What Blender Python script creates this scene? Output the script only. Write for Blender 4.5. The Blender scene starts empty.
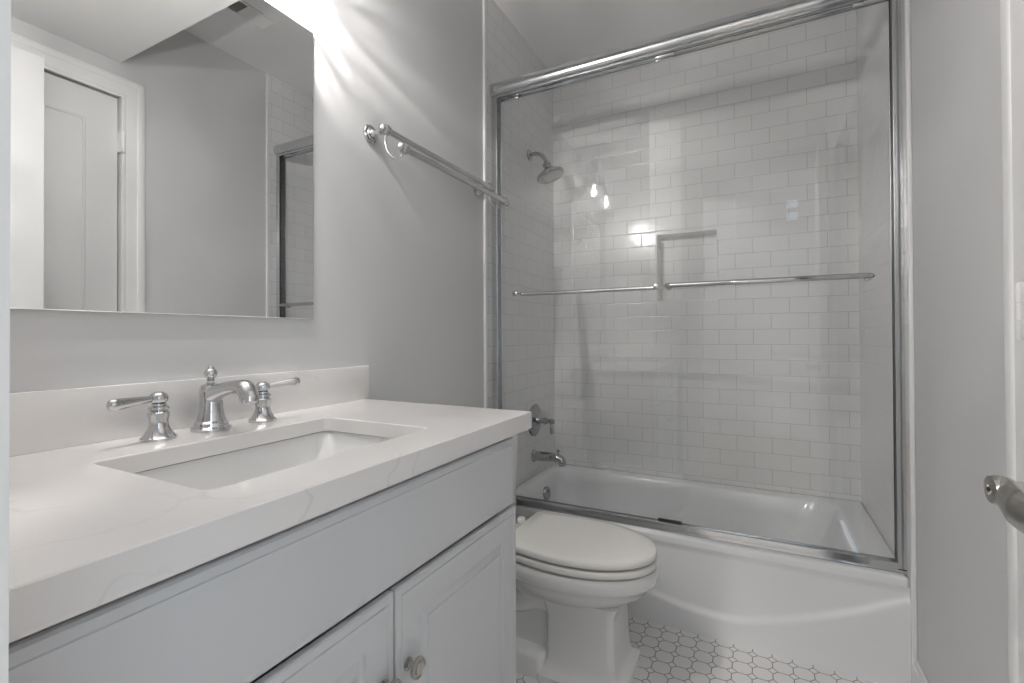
import bpy, bmesh, math, random
from mathutils import Vector, Matrix

random.seed(4)
S = bpy.context.scene
C = S.collection
PI = math.pi

# ------------------------------------------------------------------ camera
f_px, yaw, pitch, roll = 475.585, math.radians(27.326), math.radians(0.4543), math.radians(-0.2587)
fw = Vector((-math.sin(yaw), math.cos(yaw), 0)); rt = Vector((math.cos(yaw), math.sin(yaw), 0)); up = Vector((0, 0, 1))
f2 = fw*math.cos(pitch) + up*math.sin(pitch); u2 = up*math.cos(pitch) - fw*math.sin(pitch)
r3 = rt*math.cos(roll) + u2*math.sin(roll); u3 = u2*math.cos(roll) - rt*math.sin(roll)
cd = bpy.data.cameras.new('camera'); cam = bpy.data.objects.new('camera', cd); C.objects.link(cam)
M = Matrix.Identity(4)
for i in range(3):
    M[i][0] = r3[i]; M[i][1] = u3[i]; M[i][2] = -f2[i]
M[0][3], M[1][3], M[2][3] = 1.083, 0.0, 1.093
cam.matrix_world = M
cd.sensor_width = 36; cd.lens = f_px/1024*36; cd.shift_y = -9.53/1024; cd.clip_start = 0.01
S.camera = cam

# ------------------------------------------------------------------ world, exposure
W = bpy.data.worlds.new('world'); S.world = W; W.use_nodes = True
wn = W.node_tree.nodes; bg = wn['Background']
bg.inputs[0].default_value = (0.72, 0.86, 1.0, 1); bg.inputs[1].default_value = 3.5
S.view_settings.view_transform = 'Standard'; S.view_settings.look = 'None'
S.view_settings.gamma = 1; S.view_settings.use_curve_mapping = False
S.view_settings.exposure = -0.52
cy = S.cycles
cy.use_denoising = True
cy.caustics_reflective = False; cy.caustics_refractive = False
cy.max_bounces = 14; cy.diffuse_bounces = 7; cy.glossy_bounces = 6; cy.transparent_max_bounces = 24
cy.sample_clamp_indirect = 6

# window daylight portal (samples the sky through the hall window)
def light(name, kind, loc, energy, color=(1, 1, 1), **k):
    d = bpy.data.lights.new(name, kind); d.energy = energy; d.color = color
    o = bpy.data.objects.new(name, d); o.location = loc; C.objects.link(o)
    for a, b in k.items(): setattr(d, a, b)
    return o
WX0, WX1, WZ0, WZ1, WY = 1.33, 1.53, 2.30, 2.62, -2.2
VYA, VYB, VZA, VZB = -1.95, -.35, .5, 2.4
po = light('window_daylight', 'AREA', ((WX0+WX1)/2, WY-0.13, (WZ0+WZ1)/2), 1, shape='RECTANGLE', size=WX1-WX0, size_y=WZ1-WZ0)
po.rotation_euler = (PI/2, 0, 0); po.data.cycles.is_portal = True
po = light('window_daylight', 'AREA', (2.5+.12, (VYA+VYB)/2, (VZA+VZB)/2), 1, shape='RECTANGLE', size=VZB-VZA, size_y=VYB-VYA)  # sky portal of the added side window
po.rotation_euler = (0, PI/2, 0); po.data.cycles.is_portal = True
# ------------------------------------------------------------------ materials
def mat(name, col, rough=0.5, metal=0.0, coat=0.0, spec=0.5):
    m = bpy.data.materials.new(name); m.use_nodes = True
    b = m.node_tree.nodes['Principled BSDF']
    b.inputs['Base Color'].default_value = (*col, 1); b.inputs['Roughness'].default_value = rough
    b.inputs['Metallic'].default_value = metal; b.inputs['Coat Weight'].default_value = coat
    b.inputs['Specular IOR Level'].default_value = spec
    return m
def nd(m, t, **k):
    n = m.node_tree.nodes.new(t)
    for a, b in k.items(): setattr(n, a, b)
    return n
def lk(m, a, b): m.node_tree.links.new(a, b)
def bsdf(m): return m.node_tree.nodes['Principled BSDF']
def bump(m, src, strength, dist, invert=False):
    b = nd(m, 'ShaderNodeBump'); b.inputs['Strength'].default_value = strength; b.inputs['Distance'].default_value = dist
    b.invert = invert; lk(m, src, b.inputs['Height']); lk(m, b.outputs[0], bsdf(m).inputs['Normal'])
def noisy(m, c1, c2, scale, bumpd=0.0):
    tc = nd(m, 'ShaderNodeTexCoord'); n = nd(m, 'ShaderNodeTexNoise'); n.inputs['Scale'].default_value = scale; n.inputs['Detail'].default_value = 4
    lk(m, tc.outputs['Object'], n.inputs['Vector'])
    r = nd(m, 'ShaderNodeMix', data_type='RGBA'); r.inputs['A'].default_value = (*c1, 1); r.inputs['B'].default_value = (*c2, 1)
    lk(m, n.outputs['Fac'], r.inputs['Factor']); lk(m, r.outputs['Result'], bsdf(m).inputs['Base Color'])
    if bumpd: bump(m, n.outputs['Fac'], 0.4, bumpd)
    return m
M_PAINT = noisy(mat('grey_wall_paint', (.5, .5, .5), .55), (.60, .60, .603), (.62, .62, .62), 3.0)
M_CEIL = noisy(mat('ceiling_paint', (.7, .7, .7), .8), (.83, .83, .83), (.845, .845, .845), 2.5)
M_TRIM = noisy(mat('white_trim_paint', (.75, .75, .75), .35), (.80, .80, .80), (.82, .82, .815), 5)
M_DOOR = noisy(mat('door_paint', (.7, .7, .7), .4), (.72, .72, .72), (.74, .74, .735), 5)
M_CAB = noisy(mat('vanity_paint', (.7, .7, .7), .3), (.59, .60, .615), (.61, .62, .63), 4)
M_PORC = noisy(mat('porcelain', (.8, .8, .8), .08, coat=.4), (.78, .78, .775), (.80, .80, .79), 3)
M_SEAT = mat('toilet_seat_plastic', (.80, .79, .76), .15)
M_TUB = mat('white_enamel', (.76, .765, .775), .14, coat=.3)
M_CHROME = noisy(mat('chrome', (.78, .79, .80), .06, 1.0), (.60, .605, .61), (.64, .64, .645), 8)
M_CHROME2 = noisy(mat('darkened_chrome', (.45, .45, .46), .09, 1.0), (.40, .40, .41), (.44, .44, .45), 8)  # darker copy of the chrome, dark reflections put into its colour
M_NICKEL = noisy(mat('brushed_nickel', (.5, .48, .45), .22, 1.0), (.52, .50, .47), (.58, .56, .53), 20)
M_ALU = noisy(mat('polished_aluminium', (.7, .71, .72), .13, 1.0), (.66, .67, .68), (.72, .73, .74), 8)
M_BLACK = mat('black_vinyl', (.02, .02, .022), .4)
M_DARK = mat('dark_void', (.03, .03, .03), .9)
M_MIRROR = mat('mirror_silver', (.92, .93, .93), .0, 1.0)
M_GROUTSH = mat('caulk', (.66, .66, .66), .5)
M_HALLFLOOR = noisy(mat('hall_floor_wood', (.4, .3, .2), .35), (.38, .31, .25), (.48, .41, .33), 6)
M_HALL = noisy(mat('hall_wall_paint', (.75, .75, .75), .7), (.74, .74, .74), (.77, .77, .77), 3)

def tile_mat(name, axes, off_u, off_v, bw=.155, bh=.0757):
    m = mat(name, (.7, .7, .7), .16, coat=.0)
    tc = nd(m, 'ShaderNodeTexCoord'); sp = nd(m, 'ShaderNodeSeparateXYZ'); cb = nd(m, 'ShaderNodeCombineXYZ')
    lk(m, tc.outputs['Object'], sp.inputs[0])
    for i, (ax, off) in enumerate(((axes[0], off_u), (axes[1], off_v))):
        a = nd(m, 'ShaderNodeMath', operation='ADD'); a.inputs[1].default_value = off
        lk(m, sp.outputs[ax], a.inputs[0]); lk(m, a.outputs[0], cb.inputs[i])
    b = nd(m, 'ShaderNodeTexBrick', offset=.5, offset_frequency=2)
    b.inputs['Scale'].default_value = 1; b.inputs['Brick Width'].default_value = bw; b.inputs['Row Height'].default_value = bh
    b.inputs['Mortar Size'].default_value = .0010; b.inputs['Mortar Smooth'].default_value = .25
    b.inputs['Color1'].default_value = (.77, .77, .77, 1); b.inputs['Color2'].default_value = (.785, .785, .785, 1)
    b.inputs['Mortar'].default_value = (.42, .42, .42, 1)
    lk(m, cb.outputs[0], b.inputs['Vector']); lk(m, b.outputs['Color'], bsdf(m).inputs['Base Color'])
    # pillowed tile edge + faint waviness
    b2 = nd(m, 'ShaderNodeTexBrick', offset=.5, offset_frequency=2)
    for k in ('Scale', 'Brick Width', 'Row Height'): b2.inputs[k].default_value = b.inputs[k].default_value
    b2.inputs['Mortar Size'].default_value = .004; b2.inputs['Mortar Smooth'].default_value = 1.0
    lk(m, cb.outputs[0], b2.inputs['Vector'])
    n = nd(m, 'ShaderNodeTexNoise'); n.inputs['Scale'].default_value = 9; n.inputs['Detail'].default_value = 1
    lk(m, tc.outputs['Object'], n.inputs['Vector'])
    s = nd(m, 'ShaderNodeMath', operation='MULTIPLY_ADD'); s.inputs[1].default_value = -.7
    lk(m, b2.outputs['Fac'], s.inputs[0]); lk(m, n.outputs['Fac'], s.inputs[2])
    bump(m, s.outputs[0], .5, .0015)
    rr = nd(m, 'ShaderNodeMapRange'); rr.inputs['To Min'].default_value = .17; rr.inputs['To Max'].default_value = .6
    lk(m, b.outputs['Fac'], rr.inputs['Value']); lk(m, rr.outputs[0], bsdf(m).inputs['Roughness'])
    return m
M_TILE_X = tile_mat('subway_tile_back', 'XZ', -1.064+.155*12, -1.877+.0757*40)
M_TILE_Y = tile_mat('subway_tile_side', 'YZ', -2.63+.155*30, -1.877+.0757*40)

# octagon and dot floor mosaic
def octagon_mat():
    m = mat('octagon_mosaic', (.7, .7, .7), .3)
    tc = nd(m, 'ShaderNodeTexCoord'); sp = nd(m, 'ShaderNodeSeparateXYZ'); lk(m, tc.outputs['Object'], sp.inputs[0])
    P = .0592
    def ma(op, a, b=None, c=None):
        n = nd(m, 'ShaderNodeMath', operation=op)
        for i, q in enumerate((a, b, c)):
            if q is None: continue
            if isinstance(q, (int, float)): n.inputs[i].default_value = q
            else: lk(m, q, n.inputs[i])
        return n.outputs[0]
    def cell(src, off):   # |distance from cell centre| in [0, .5]
        a = ma('MULTIPLY_ADD', src, 1/P, off)
        return ma('ABSOLUTE', ma('SUBTRACT', ma('FRACT', a), .5))
    u = cell(sp.outputs[0], -.674/P + 20.5); v = cell(sp.outputs[1], -1.7975/P + 40.5)
    s = ma('ADD', u, v)
    dot_edge = .742                                    # diagonal cut of the octagon
    g_d = ma('ABSOLUTE', ma('SUBTRACT', s, dot_edge))
    g_d = ma('MULTIPLY', g_d, .7071)
    inside = ma('LESS_THAN', s, dot_edge)
    g_e = ma('SUBTRACT', .5, ma('MAXIMUM', u, v))
    g_e2 = ma('ADD', g_e, ma('MULTIPLY', ma('SUBTRACT', 1.0, inside), 1.0))
    g = ma('MINIMUM', g_d, g_e2)
    mr = nd(m, 'ShaderNodeMapRange'); mr.interpolation_type = 'SMOOTHSTEP'
    mr.inputs['From Min'].default_value = .014; mr.inputs['From Max'].default_value = .034
    lk(m, g, mr.inputs['Value'])
    n = nd(m, 'ShaderNodeTexNoise'); n.inputs['Scale'].default_value = 5
    lk(m, tc.outputs['Object'], n.inputs['Vector'])
    t = nd(m, 'ShaderNodeMix', data_type='RGBA'); t.inputs['A'].default_value = (.75, .735, .72, 1); t.inputs['B'].default_value = (.80, .80, .80, 1)
    lk(m, n.outputs['Fac'], t.inputs['Factor'])
    x = nd(m, 'ShaderNodeMix', data_type='RGBA'); x.inputs['A'].default_value = (.22, .20, .19, 1)
    lk(m, t.outputs['Result'], x.inputs['B']); lk(m, mr.outputs[0], x.inputs['Factor'])
    lk(m, x.outputs['Result'], bsdf(m).inputs['Base Color'])
    bump(m, mr.outputs[0], .4, .001)
    return m
M_FLOOR = octagon_mat()

def quartz_mat():
    m = mat('white_quartz', (.8, .8, .8), .13, coat=.2)
    tc = nd(m, 'ShaderNodeTexCoord')
    n0 = nd(m, 'ShaderNodeTexNoise'); n0.inputs['Scale'].default_value = 2.2; n0.inputs['Detail'].default_value = 5
    lk(m, tc.outputs['Object'], n0.inputs['Vector'])
    mp = nd(m, 'ShaderNodeMapping'); mp.inputs['Rotation'].default_value = (.3, .5, 1.05); mp.inputs['Scale'].default_value = (1.0, .55, 1)
    lk(m, tc.outputs['Object'], mp.inputs['Vector'])
    va = nd(m, 'ShaderNodeVectorMath', operation='MULTIPLY_ADD'); va.inputs[1].default_value = (.5, .5, .5)
    lk(m, n0.outputs['Color'], va.inputs[0]); lk(m, mp.outputs[0], va.inputs[2])
    w = nd(m, 'ShaderNodeTexNoise'); w.inputs['Scale'].default_value = 2.4; w.inputs['Detail'].default_value = 2
    lk(m, va.outputs[0], w.inputs['Vector'])
    a = nd(m, 'ShaderNodeMath', operation='SUBTRACT'); a.inputs[1].default_value = .5; lk(m, w.outputs['Fac'], a.inputs[0])
    b = nd(m, 'ShaderNodeMath', operation='ABSOLUTE'); lk(m, a.outputs[0], b.inputs[0])
    r = nd(m, 'ShaderNodeMapRange'); r.inputs['From Min'].default_value = 0; r.inputs['From Max'].default_value = .006
    r.inputs['To Min'].default_value = .20; r.inputs['To Max'].default_value = 0; lk(m, b.outputs[0], r.inputs['Value'])
    n1 = nd(m, 'ShaderNodeTexNoise'); n1.inputs['Scale'].default_value = 5; lk(m, tc.outputs['Object'], n1.inputs['Vector'])
    f = nd(m, 'ShaderNodeMath', operation='MULTIPLY'); lk(m, r.outputs[0], f.inputs[0])
    r1 = nd(m, 'ShaderNodeMapRange'); r1.inputs['From Min'].default_value = .4; r1.inputs['From Max'].default_value = .6
    lk(m, n1.outputs['Fac'], r1.inputs['Value']); lk(m, r1.outputs[0], f.inputs[1])
    x = nd(m, 'ShaderNodeMix', data_type='RGBA'); x.inputs['A'].default_value = (.77, .755, .745, 1); x.inputs['B'].default_value = (.33, .33, .34, 1)
    lk(m, f.outputs[0], x.inputs['Factor']); lk(m, x.outputs['Result'], bsdf(m).inputs['Base Color'])
    return m
M_QUARTZ = quartz_mat()

def glass_mat(name, tint, ior=1.5, extra=0.0, pattern=False):
    m = bpy.data.materials.new(name); m.use_nodes = True
    nt = m.node_tree; nt.nodes.remove(nt.nodes['Principled BSDF']); out = nt.nodes['Material Output']
    tr = nd(m, 'ShaderNodeBsdfTransparent'); tr.inputs[0].default_value = (*tint, 1)
    gl = nd(m, 'ShaderNodeBsdfGlossy'); gl.inputs['Roughness'].default_value = 0.0; gl.inputs[0].default_value = (1, 1, 1, 1)
    # Schlick reflectance, the same from both faces of the thin pane
    ge = nd(m, 'ShaderNodeNewGeometry'); dt = nd(m, 'ShaderNodeVectorMath', operation='DOT_PRODUCT')
    lk(m, ge.outputs['Incoming'], dt.inputs[0]); lk(m, ge.outputs['Normal'], dt.inputs[1])
    ab = nd(m, 'ShaderNodeMath', operation='ABSOLUTE'); lk(m, dt.outputs['Value'], ab.inputs[0])
    om = nd(m, 'ShaderNodeMath', operation='SUBTRACT'); om.inputs[0].default_value = 1; lk(m, ab.outputs[0], om.inputs[1])
    pw = nd(m, 'ShaderNodeMath', operation='POWER'); pw.inputs[1].default_value = 5; lk(m, om.outputs[0], pw.inputs[0])
    f0 = ((ior-1)/(ior+1))**2
    ad = nd(m, 'ShaderNodeMath', operation='MULTIPLY_ADD'); ad.inputs[1].default_value = 1-f0; ad.inputs[2].default_value = f0+extra; ad.use_clamp = True
    lk(m, pw.outputs[0], ad.inputs[0])
    mx = nd(m, 'ShaderNodeMixShader'); lk(m, ad.outputs[0], mx.inputs[0]); lk(m, tr.outputs[0], mx.inputs[1]); lk(m, gl.outputs[0], mx.inputs[2])
    last = mx
    if pattern:   # light streaks put into the crystal tint as noise stretched along the wall normal
        tc = nd(m, 'ShaderNodeTexCoord'); nv = nd(m, 'ShaderNodeVectorMath', operation='NORMALIZE'); lk(m, tc.outputs['Object'], nv.inputs[0])
        sq = nd(m, 'ShaderNodeVectorMath', operation='MULTIPLY'); sq.inputs[1].default_value = (.22, 1, 1); lk(m, nv.outputs[0], sq.inputs[0])
        n = nd(m, 'ShaderNodeTexNoise'); n.inputs['Scale'].default_value = 19; n.inputs['Detail'].default_value = 1.0; n.inputs['Distortion'].default_value = .8
        lk(m, sq.outputs[0], n.inputs['Vector'])
        r = nd(m, 'ShaderNodeMapRange'); r.inputs['From Min'].default_value = .47; r.inputs['From Max'].default_value = .60
        r.inputs['To Min'].default_value = .10; r.inputs['To Max'].default_value = 1.0
        lk(m, n.outputs['Fac'], r.inputs['Value'])
        cc = nd(m, 'ShaderNodeCombineColor')
        for i in range(3): lk(m, r.outputs[0], cc.inputs[i])
        lk(m, cc.outputs[0], tr.inputs[0])
        tl = nd(m, 'ShaderNodeBsdfTranslucent'); tl.inputs[0].default_value = (.9, .9, .9, 1)
        m2 = nd(m, 'ShaderNodeMixShader'); m2.inputs[0].default_value = .26
        lk(m, mx.outputs[0], m2.inputs[1]); lk(m, tl.outputs[0], m2.inputs[2]); last = m2
    lk(m, last.outputs[0], out.inputs[0])
    return m
M_GLASS = glass_mat('clear_door_glass', (.994, .997, .996))
M_PANE = glass_mat('window_glass', (.98, .98, .98))
M_CRYSTAL = glass_mat('cut_crystal', (1, 1, 1), 1.5, .12, True)
M_BULB = bpy.data.materials.new('glowing_bulb'); M_BULB.use_nodes = True
_b = bsdf(M_BULB); M_BULB.node_tree.nodes.remove(_b)
_e = nd(M_BULB, 'ShaderNodeEmission'); _e.inputs[0].default_value = (1, .96, .92, 1); _e.inputs[1].default_value = 160
_t = nd(M_BULB, 'ShaderNodeBsdfTransparent'); _x = nd(M_BULB, 'ShaderNodeAddShader')
lk(M_BULB, _e.outputs[0], _x.inputs[0]); lk(M_BULB, _t.outputs[0], _x.inputs[1]); lk(M_BULB, _x.outputs[0], M_BULB.node_tree.nodes['Material Output'].inputs[0])
def emit(name, col, s):
    m = bpy.data.materials.new(name); m.use_nodes = True
    b = bsdf(m); b.inputs['Emission Color'].default_value = (*col, 1); b.inputs['Emission Strength'].default_value = s
    b.inputs['Base Color'].default_value = (.8, .8, .8, 1)
    return m
M_LED = emit('led_diffuser', (1, .97, .92), 30)

# ------------------------------------------------------------------ mesh helpers
ORG = {}
def obj(name, bm, m, parent=None, smooth=35, origin=None, label=None):
    """link one bmesh (in world coordinates) as one object; parts share the thing's origin"""
    me = bpy.data.meshes.new(name)
    o = bpy.data.objects.new(name, me); C.objects.link(o)
    if parent is not None: og = ORG[parent.name]; o.parent = parent
    else: og = Vector(origin) if origin else Vector((0, 0, 0)); o.location = og
    bmesh.ops.translate(bm, verts=bm.verts, vec=-og)
    bmesh.ops.recalc_face_normals(bm, faces=bm.faces)
    for f in bm.faces: f.smooth = bool(smooth)
    if smooth:
        for e in bm.edges:
            if len(e.link_faces) == 2 and e.calc_face_angle(0) > math.radians(smooth): e.smooth = False
    bm.to_mesh(me); bm.free(); me.materials.append(m); ORG[o.name] = og
    if label: o['label'] = label
    return o
def thing(name, loc, label, cat, group=None):
    o = bpy.data.objects.new(name, None); C.objects.link(o); o.location = loc; o.empty_display_size = .05
    ORG[o.name] = Vector(loc); tag(o, label, cat, group); return o
def tag(o, label, cat, group=None, kind=None):
    o['label'] = label; o['category'] = cat
    if group: o['group'] = group
    if kind: o['kind'] = kind
    return o
def struct(name, bm, m, label, cat, smooth=0):
    return tag(obj(name, bm, m, smooth=smooth), label, cat, kind='structure')
def B(): return bmesh.new()
def box(bm, x0, x1, y0, y1, z0, z1, bev=0, seg=2):
    r = bmesh.ops.create_cube(bm, size=1)
    vs = r['verts']
    for v in vs: v.co = Vector(((x0+x1)/2+v.co.x*(x1-x0), (y0+y1)/2+v.co.y*(y1-y0), (z0+z1)/2+v.co.z*(z1-z0)))
    if bev:
        es = list({e for v in vs for e in v.link_edges})
        bmesh.ops.bevel(bm, geom=es, offset=bev, segments=seg, profile=.5, affect='EDGES')
    return bm
def ringface(bm, rings, closed=True, cap0=True, cap1=True):
    vr = [[bm.verts.new(p) for p in r] for r in rings]
    for a, b in zip(vr, vr[1:]):
        n = len(a)
        for i in range(n if closed else n-1):
            bm.faces.new((a[i], a[(i+1) % n], b[(i+1) % n], b[i]))
    if cap0: bm.faces.new(vr[0][::-1])
    if cap1: bm.faces.new(vr[-1])
    return vr
def tube(bm, pts, rs, seg=16, flat=1.0, flatdir=None):
    pts = [Vector(p) for p in pts]
    if isinstance(rs, (int, float)): rs = [rs]*len(pts)
    t0 = (pts[1]-pts[0]).normalized()
    up_ = Vector(flatdir) if flatdir else (Vector((0, 0, 1)) if abs(t0.z) < .9 else Vector((1, 0, 0)))
    n = (up_ - t0*up_.dot(t0)).normalized(); rings = []
    for i, p in enumerate(pts):
        t = (pts[min(i+1, len(pts)-1)]-pts[max(i-1, 0)]).normalized()
        n = (n - t*n.dot(t)).normalized(); b = t.cross(n)
        rings.append([p + (n*math.cos(2*PI*k/seg)*flat + b*math.sin(2*PI*k/seg))*rs[i] for k in range(seg)])
    ringface(bm, rings); return bm
def lathe(bm, prof, loc, axis=(0, 0, 1), seg=32, ribs=0, amp=0):
    """prof: (radius, height) pairs from bottom to top along the axis"""
    a = Vector(axis).normalized(); n = (Vector((1, 0, 0)) if abs(a.x) < .9 else Vector((0, 1, 0))); n = (n-a*n.dot(a)).normalized(); b = a.cross(n)
    L = Vector(loc); rings = []
    for r, h in prof:
        r = max(r, 1e-4)
        rings.append([L + a*h + (n*math.cos(2*PI*k/seg)+b*math.sin(2*PI*k/seg))*r*(1+(amp*(k % 2) if ribs else 0)) for k in range(seg)])
    ringface(bm, rings); return bm
def smoothpts(pts, n=6):
    """Catmull-Rom through points"""
    P = [Vector(p) for p in pts]; P = [P[0]*2-P[1]] + P + [P[-1]*2-P[-2]]; out = []
    for i in range(1, len(P)-2):
        for k in range(n):
            t = k/n
            out.append(.5*((2*P[i]) + (-P[i-1]+P[i+1])*t + (2*P[i-1]-5*P[i]+4*P[i+1]-P[i+2])*t*t + (-P[i-1]+3*P[i]-3*P[i+1]+P[i+2])*t**3))
    out.append(P[-2]); return out
def rrect(x0, x1, y0, y1, r, z, n=6):
    pts = []
    for cx, cy_, a0 in ((x1-r, y1-r, 0), (x0+r, y1-r, PI/2), (x0+r, y0+r, PI), (x1-r, y0+r, 1.5*PI)):
        for k in range(n+1):
            a = a0 + PI/2*k/n; pts.append(Vector((cx+r*math.cos(a), cy_+r*math.sin(a), z)))
    return pts
def panel(bm, origin, U, V, N, w, h, prof):
    """concentric-rectangle relief on a plane: prof = [(inset, height)...], last one capped"""
    origin, U, V, N = Vector(origin), Vector(U), Vector(V), Vector(N); rings = []
    for d, z in prof:
        rings.append([origin+U*a+V*b+N*z for a, b in ((d, d), (w-d, d), (w-d, h-d), (d, h-d))])
    ringface(bm, rings); return bm
def torus(bm, c, R, r, axis, a0=0, a1=2*PI, seg=32, ss=12, e1=None):
    a = Vector(axis).normalized(); n = Vector(e1) if e1 else (Vector((0, 0, 1)) if abs(a.z) < .9 else Vector((1, 0, 0))); b = a.cross(n)
    pts = [Vector(c)+(n*math.cos(a0+(a1-a0)*k/seg)+b*math.sin(a0+(a1-a0)*k/seg))*R for k in range(seg+1)]
    tube(bm, pts, r, ss); return bm

# ------------------------------------------------------------------ dimensions
RW = 1.5; FY = 0.10; TY = 1.835; BY = 2.63; CZ = 2.65; SZ = 2.345; SY = 1.10
DX0, DX1, DH = 0.730, 1.44, 2.19         # entry opening
HY = -0.02                               # hall face of the front wall
TT = 0.008                               # wall tile thickness

# ------------------------------------------------------------------ room shell
struct('floor', box(B(), 0, RW, FY, BY, -.05, 0), M_FLOOR, 'white octagon and dot mosaic floor with dark grout beside the tub', 'floor')
struct('wall_left', box(B(), -.12, 0, HY, BY+.1, 0, CZ), M_PAINT, 'light grey painted wall behind the vanity and towel bar', 'wall')
# right wall with the closet door opening (y .42-1.10, z 0-2.19)
b = B(); CY0, CY1, CH = .42, 1.105, 2.19
box(b, RW, RW+.12, HY, CY0, 0, CZ); box(b, RW, RW+.12, CY1, BY+.1, 0, CZ); box(b, RW, RW+.12, CY0, CY1, CH, CZ)
struct('wall_right', b, M_PAINT, 'light grey painted wall between the closet door and the shower tile', 'wall')
b = B()
box(b, -.12, DX0-.02, HY, FY, 0, CZ); box(b, DX1+.02, RW, HY, FY, 0, CZ); box(b, DX0-.02, DX1+.02, HY, FY, DH+.02, CZ)
struct('wall_front', b, M_PAINT, 'grey painted wall around the entry doorway at the left photo edge', 'wall')
# shower back wall: tile with a recessed niche
NX0, NX1, NZ0, NZ1, ND = .60, .905, 1.27, 1.635, .09
b = B()
box(b, -.12, NX0, BY, BY+.1, 0, CZ); box(b, NX1, RW+.12, BY, BY+.1, 0, CZ)
box(b, NX0, NX1, BY, BY+.1, 0, NZ0); box(b, NX0, NX1, BY, BY+.1, NZ1, CZ); box(b, NX0, NX1, BY+ND, BY+.1, NZ0, NZ1)
struct('wall_back', b, M_TILE_X, 'white subway tiled shower back wall with a recessed niche', 'wall')
b = B(); t = .006
for q in ((NX0, NX0+t, NZ0, NZ1), (NX1-t, NX1, NZ0, NZ1), (NX0, NX1, NZ0, NZ0+t), (NX0, NX1, NZ1-t, NZ1)):
    box(b, q[0], q[1], BY-.001, BY+ND, q[2], q[3], .002)
struct('trim_1', b, M_TRIM, 'white edge trim lining the shower niche', 'trim')
# side tiles and ceiling
b = B(); box(b, 0, TT, TY, BY, 0, CZ, .0025)
struct('wall_shower_left', b, M_TILE_Y, 'white subway tiled wall carrying the shower head and tub spout', 'wall')
b = B(); box(b, RW-TT, RW, TY, BY, 0, CZ, .0025)
struct('wall_shower_right', b, M_TILE_Y, 'white subway tiled wall at the right end of the tub', 'wall')
for i, x in enumerate((0, RW-TT-.004)):
    b = B(); box(b, x, x+TT+.004, TY-.016, TY+.001, 0 if i else .0, CZ, .0035, 3)
    struct('trim_%d' % (2+i), b, M_TRIM, ('white bullnose tile edge on the left wall beside the shower door', 'white bullnose tile edge on the right wall beside the shower door')[i], 'trim', 40)
struct('ceiling', box(B(), -.12, RW+.12, HY, BY+.1, CZ, CZ+.05), M_CEIL, 'flat white ceiling above the tub and toilet', 'ceiling')
struct('ceiling_soffit', box(B(), 0, RW, FY, SY, SZ, CZ), M_CEIL, 'lowered white ceiling soffit seen in the mirror above the door', 'ceiling')
def baseboard(name, x0, x1, y0, y1, side, label):
    b = B()
    if side == 'L': box(b, 0, .014, y0, y1, 0, .115, .002); box(b, 0, .009, y0, y1, .11, .13, .003)
    else: box(b, RW-.014, RW, y0, y1, 0, .105, .002); box(b, RW-.009, RW, y0, y1, .10, .122, .003)
    struct(name, b, M_TRIM, label, 'baseboard', 40)
baseboard('baseboard_left', 0, 0, 1.045, TY-.016, 'L', 'white baseboard on the wall behind the toilet')
baseboard('baseboard_right', 0, 0, 1.209, TY-.016, 'R', 'white baseboard at the foot of the right wall beside the tub')

# closet door in the right wall (seen in the mirror), with casing and hinges
def casing(bm, pts_in, width, face, N, U, V, O, prof):
    """mitred three-sided door casing. opening u0..u1, top v1"""
    u0, u1, v1 = pts_in; O, N, U, V = Vector(O), Vector(N), Vector(U), Vector(V)
    path = lambda d: [(u0-d, 0), (u0-d, v1+d), (u1+d, v1+d), (u1+d, 0)]
    rings = []
    for d, h in prof:
        rings.append([O+U*a+V*c+N*h for a, c in path(d)])
    ringface(bm, rings, closed=False, cap0=False, cap1=False); return bm
CPROF = [(-.002, 0), (-.002, .008), (.004, .011), (.010, .010), (.014, .007), (.020, .009), (.048, .012), (.056, .012), (.060, .016), (.068, .018), (.080, .017), (.088, .013), (.091, .008), (.091, 0)]
d1 = thing('door_1', (RW+.02, (CY0+CY1)/2, 0), 'closed white panelled closet door in the right wall, seen in the mirror', 'door'); d1['kind'] = 'structure'
b = B(); casing(b, (CY0+.008, CY1, CH), .1, 0, (-1, 0, 0), (0, 1, 0), (0, 0, 1), (RW, 0, 0), CPROF); box(b, RW, RW+.12, CY1-.001, CY1+.0, 0, CH)
obj('door_casing', b, M_TRIM, d1, 40)
b = B(); DP = [(0, 0), (0, .034), (.112, .034), (.118, .030), (.126, .025), (.140, .024), (.150, .024), (.185, .031), (.190, .031)]
lx, ly0, ly1 = RW+.055, CY0+.012, CY1-.008
def leaf(bm, O, U, N, w, h, z0=.01):
    z1 = z0+h; st = .115; rails = [(z0, z0+.22), (z0+.92, z0+1.06), (z1-.13, z1)]
    O, U, N = Vector(O), Vector(U), Vector(N); V = Vector((0, 0, 1))
    def bx(u0, u1, v0, v1, h0, h1):
        ps = [O+U*u+V*v+N*hh for hh in (h0, h1) for u, v in ((u0, v0), (u1, v0), (u1, v1), (u0, v1))]
        vs = [bm.verts.new(p) for p in ps]
        for q in ((3, 2, 1, 0), (4, 5, 6, 7), (0, 1, 5, 4), (1, 2, 6, 5), (2, 3, 7, 6), (3, 0, 4, 7)): bm.faces.new([vs[i] for i in q])
    bx(0, st, z0, z1, 0, .036); bx(w-st, w, z0, z1, 0, .036)
    for a, c in rails: bx(st, w-st, a, c, 0, .036)
    for (a, c) in ((rails[0][1], rails[1][0]), (rails[1][1], rails[2][0])):
        for s, h0 in ((1, .036), (-1, 0)):
            panel(bm, O+U*st+V*a+N*(h0), U, V, N*s, w-2*st, c-a, [(0, -.0005), (.004, .004), (.010, .004), (.020, -.013), (.032, -.014), (.062, -.004), (.068, -.003)])
leaf(b, (lx, ly0, 0), (0, 1, 0), (-1, 0, 0), ly1-ly0, CH-.016)
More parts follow.
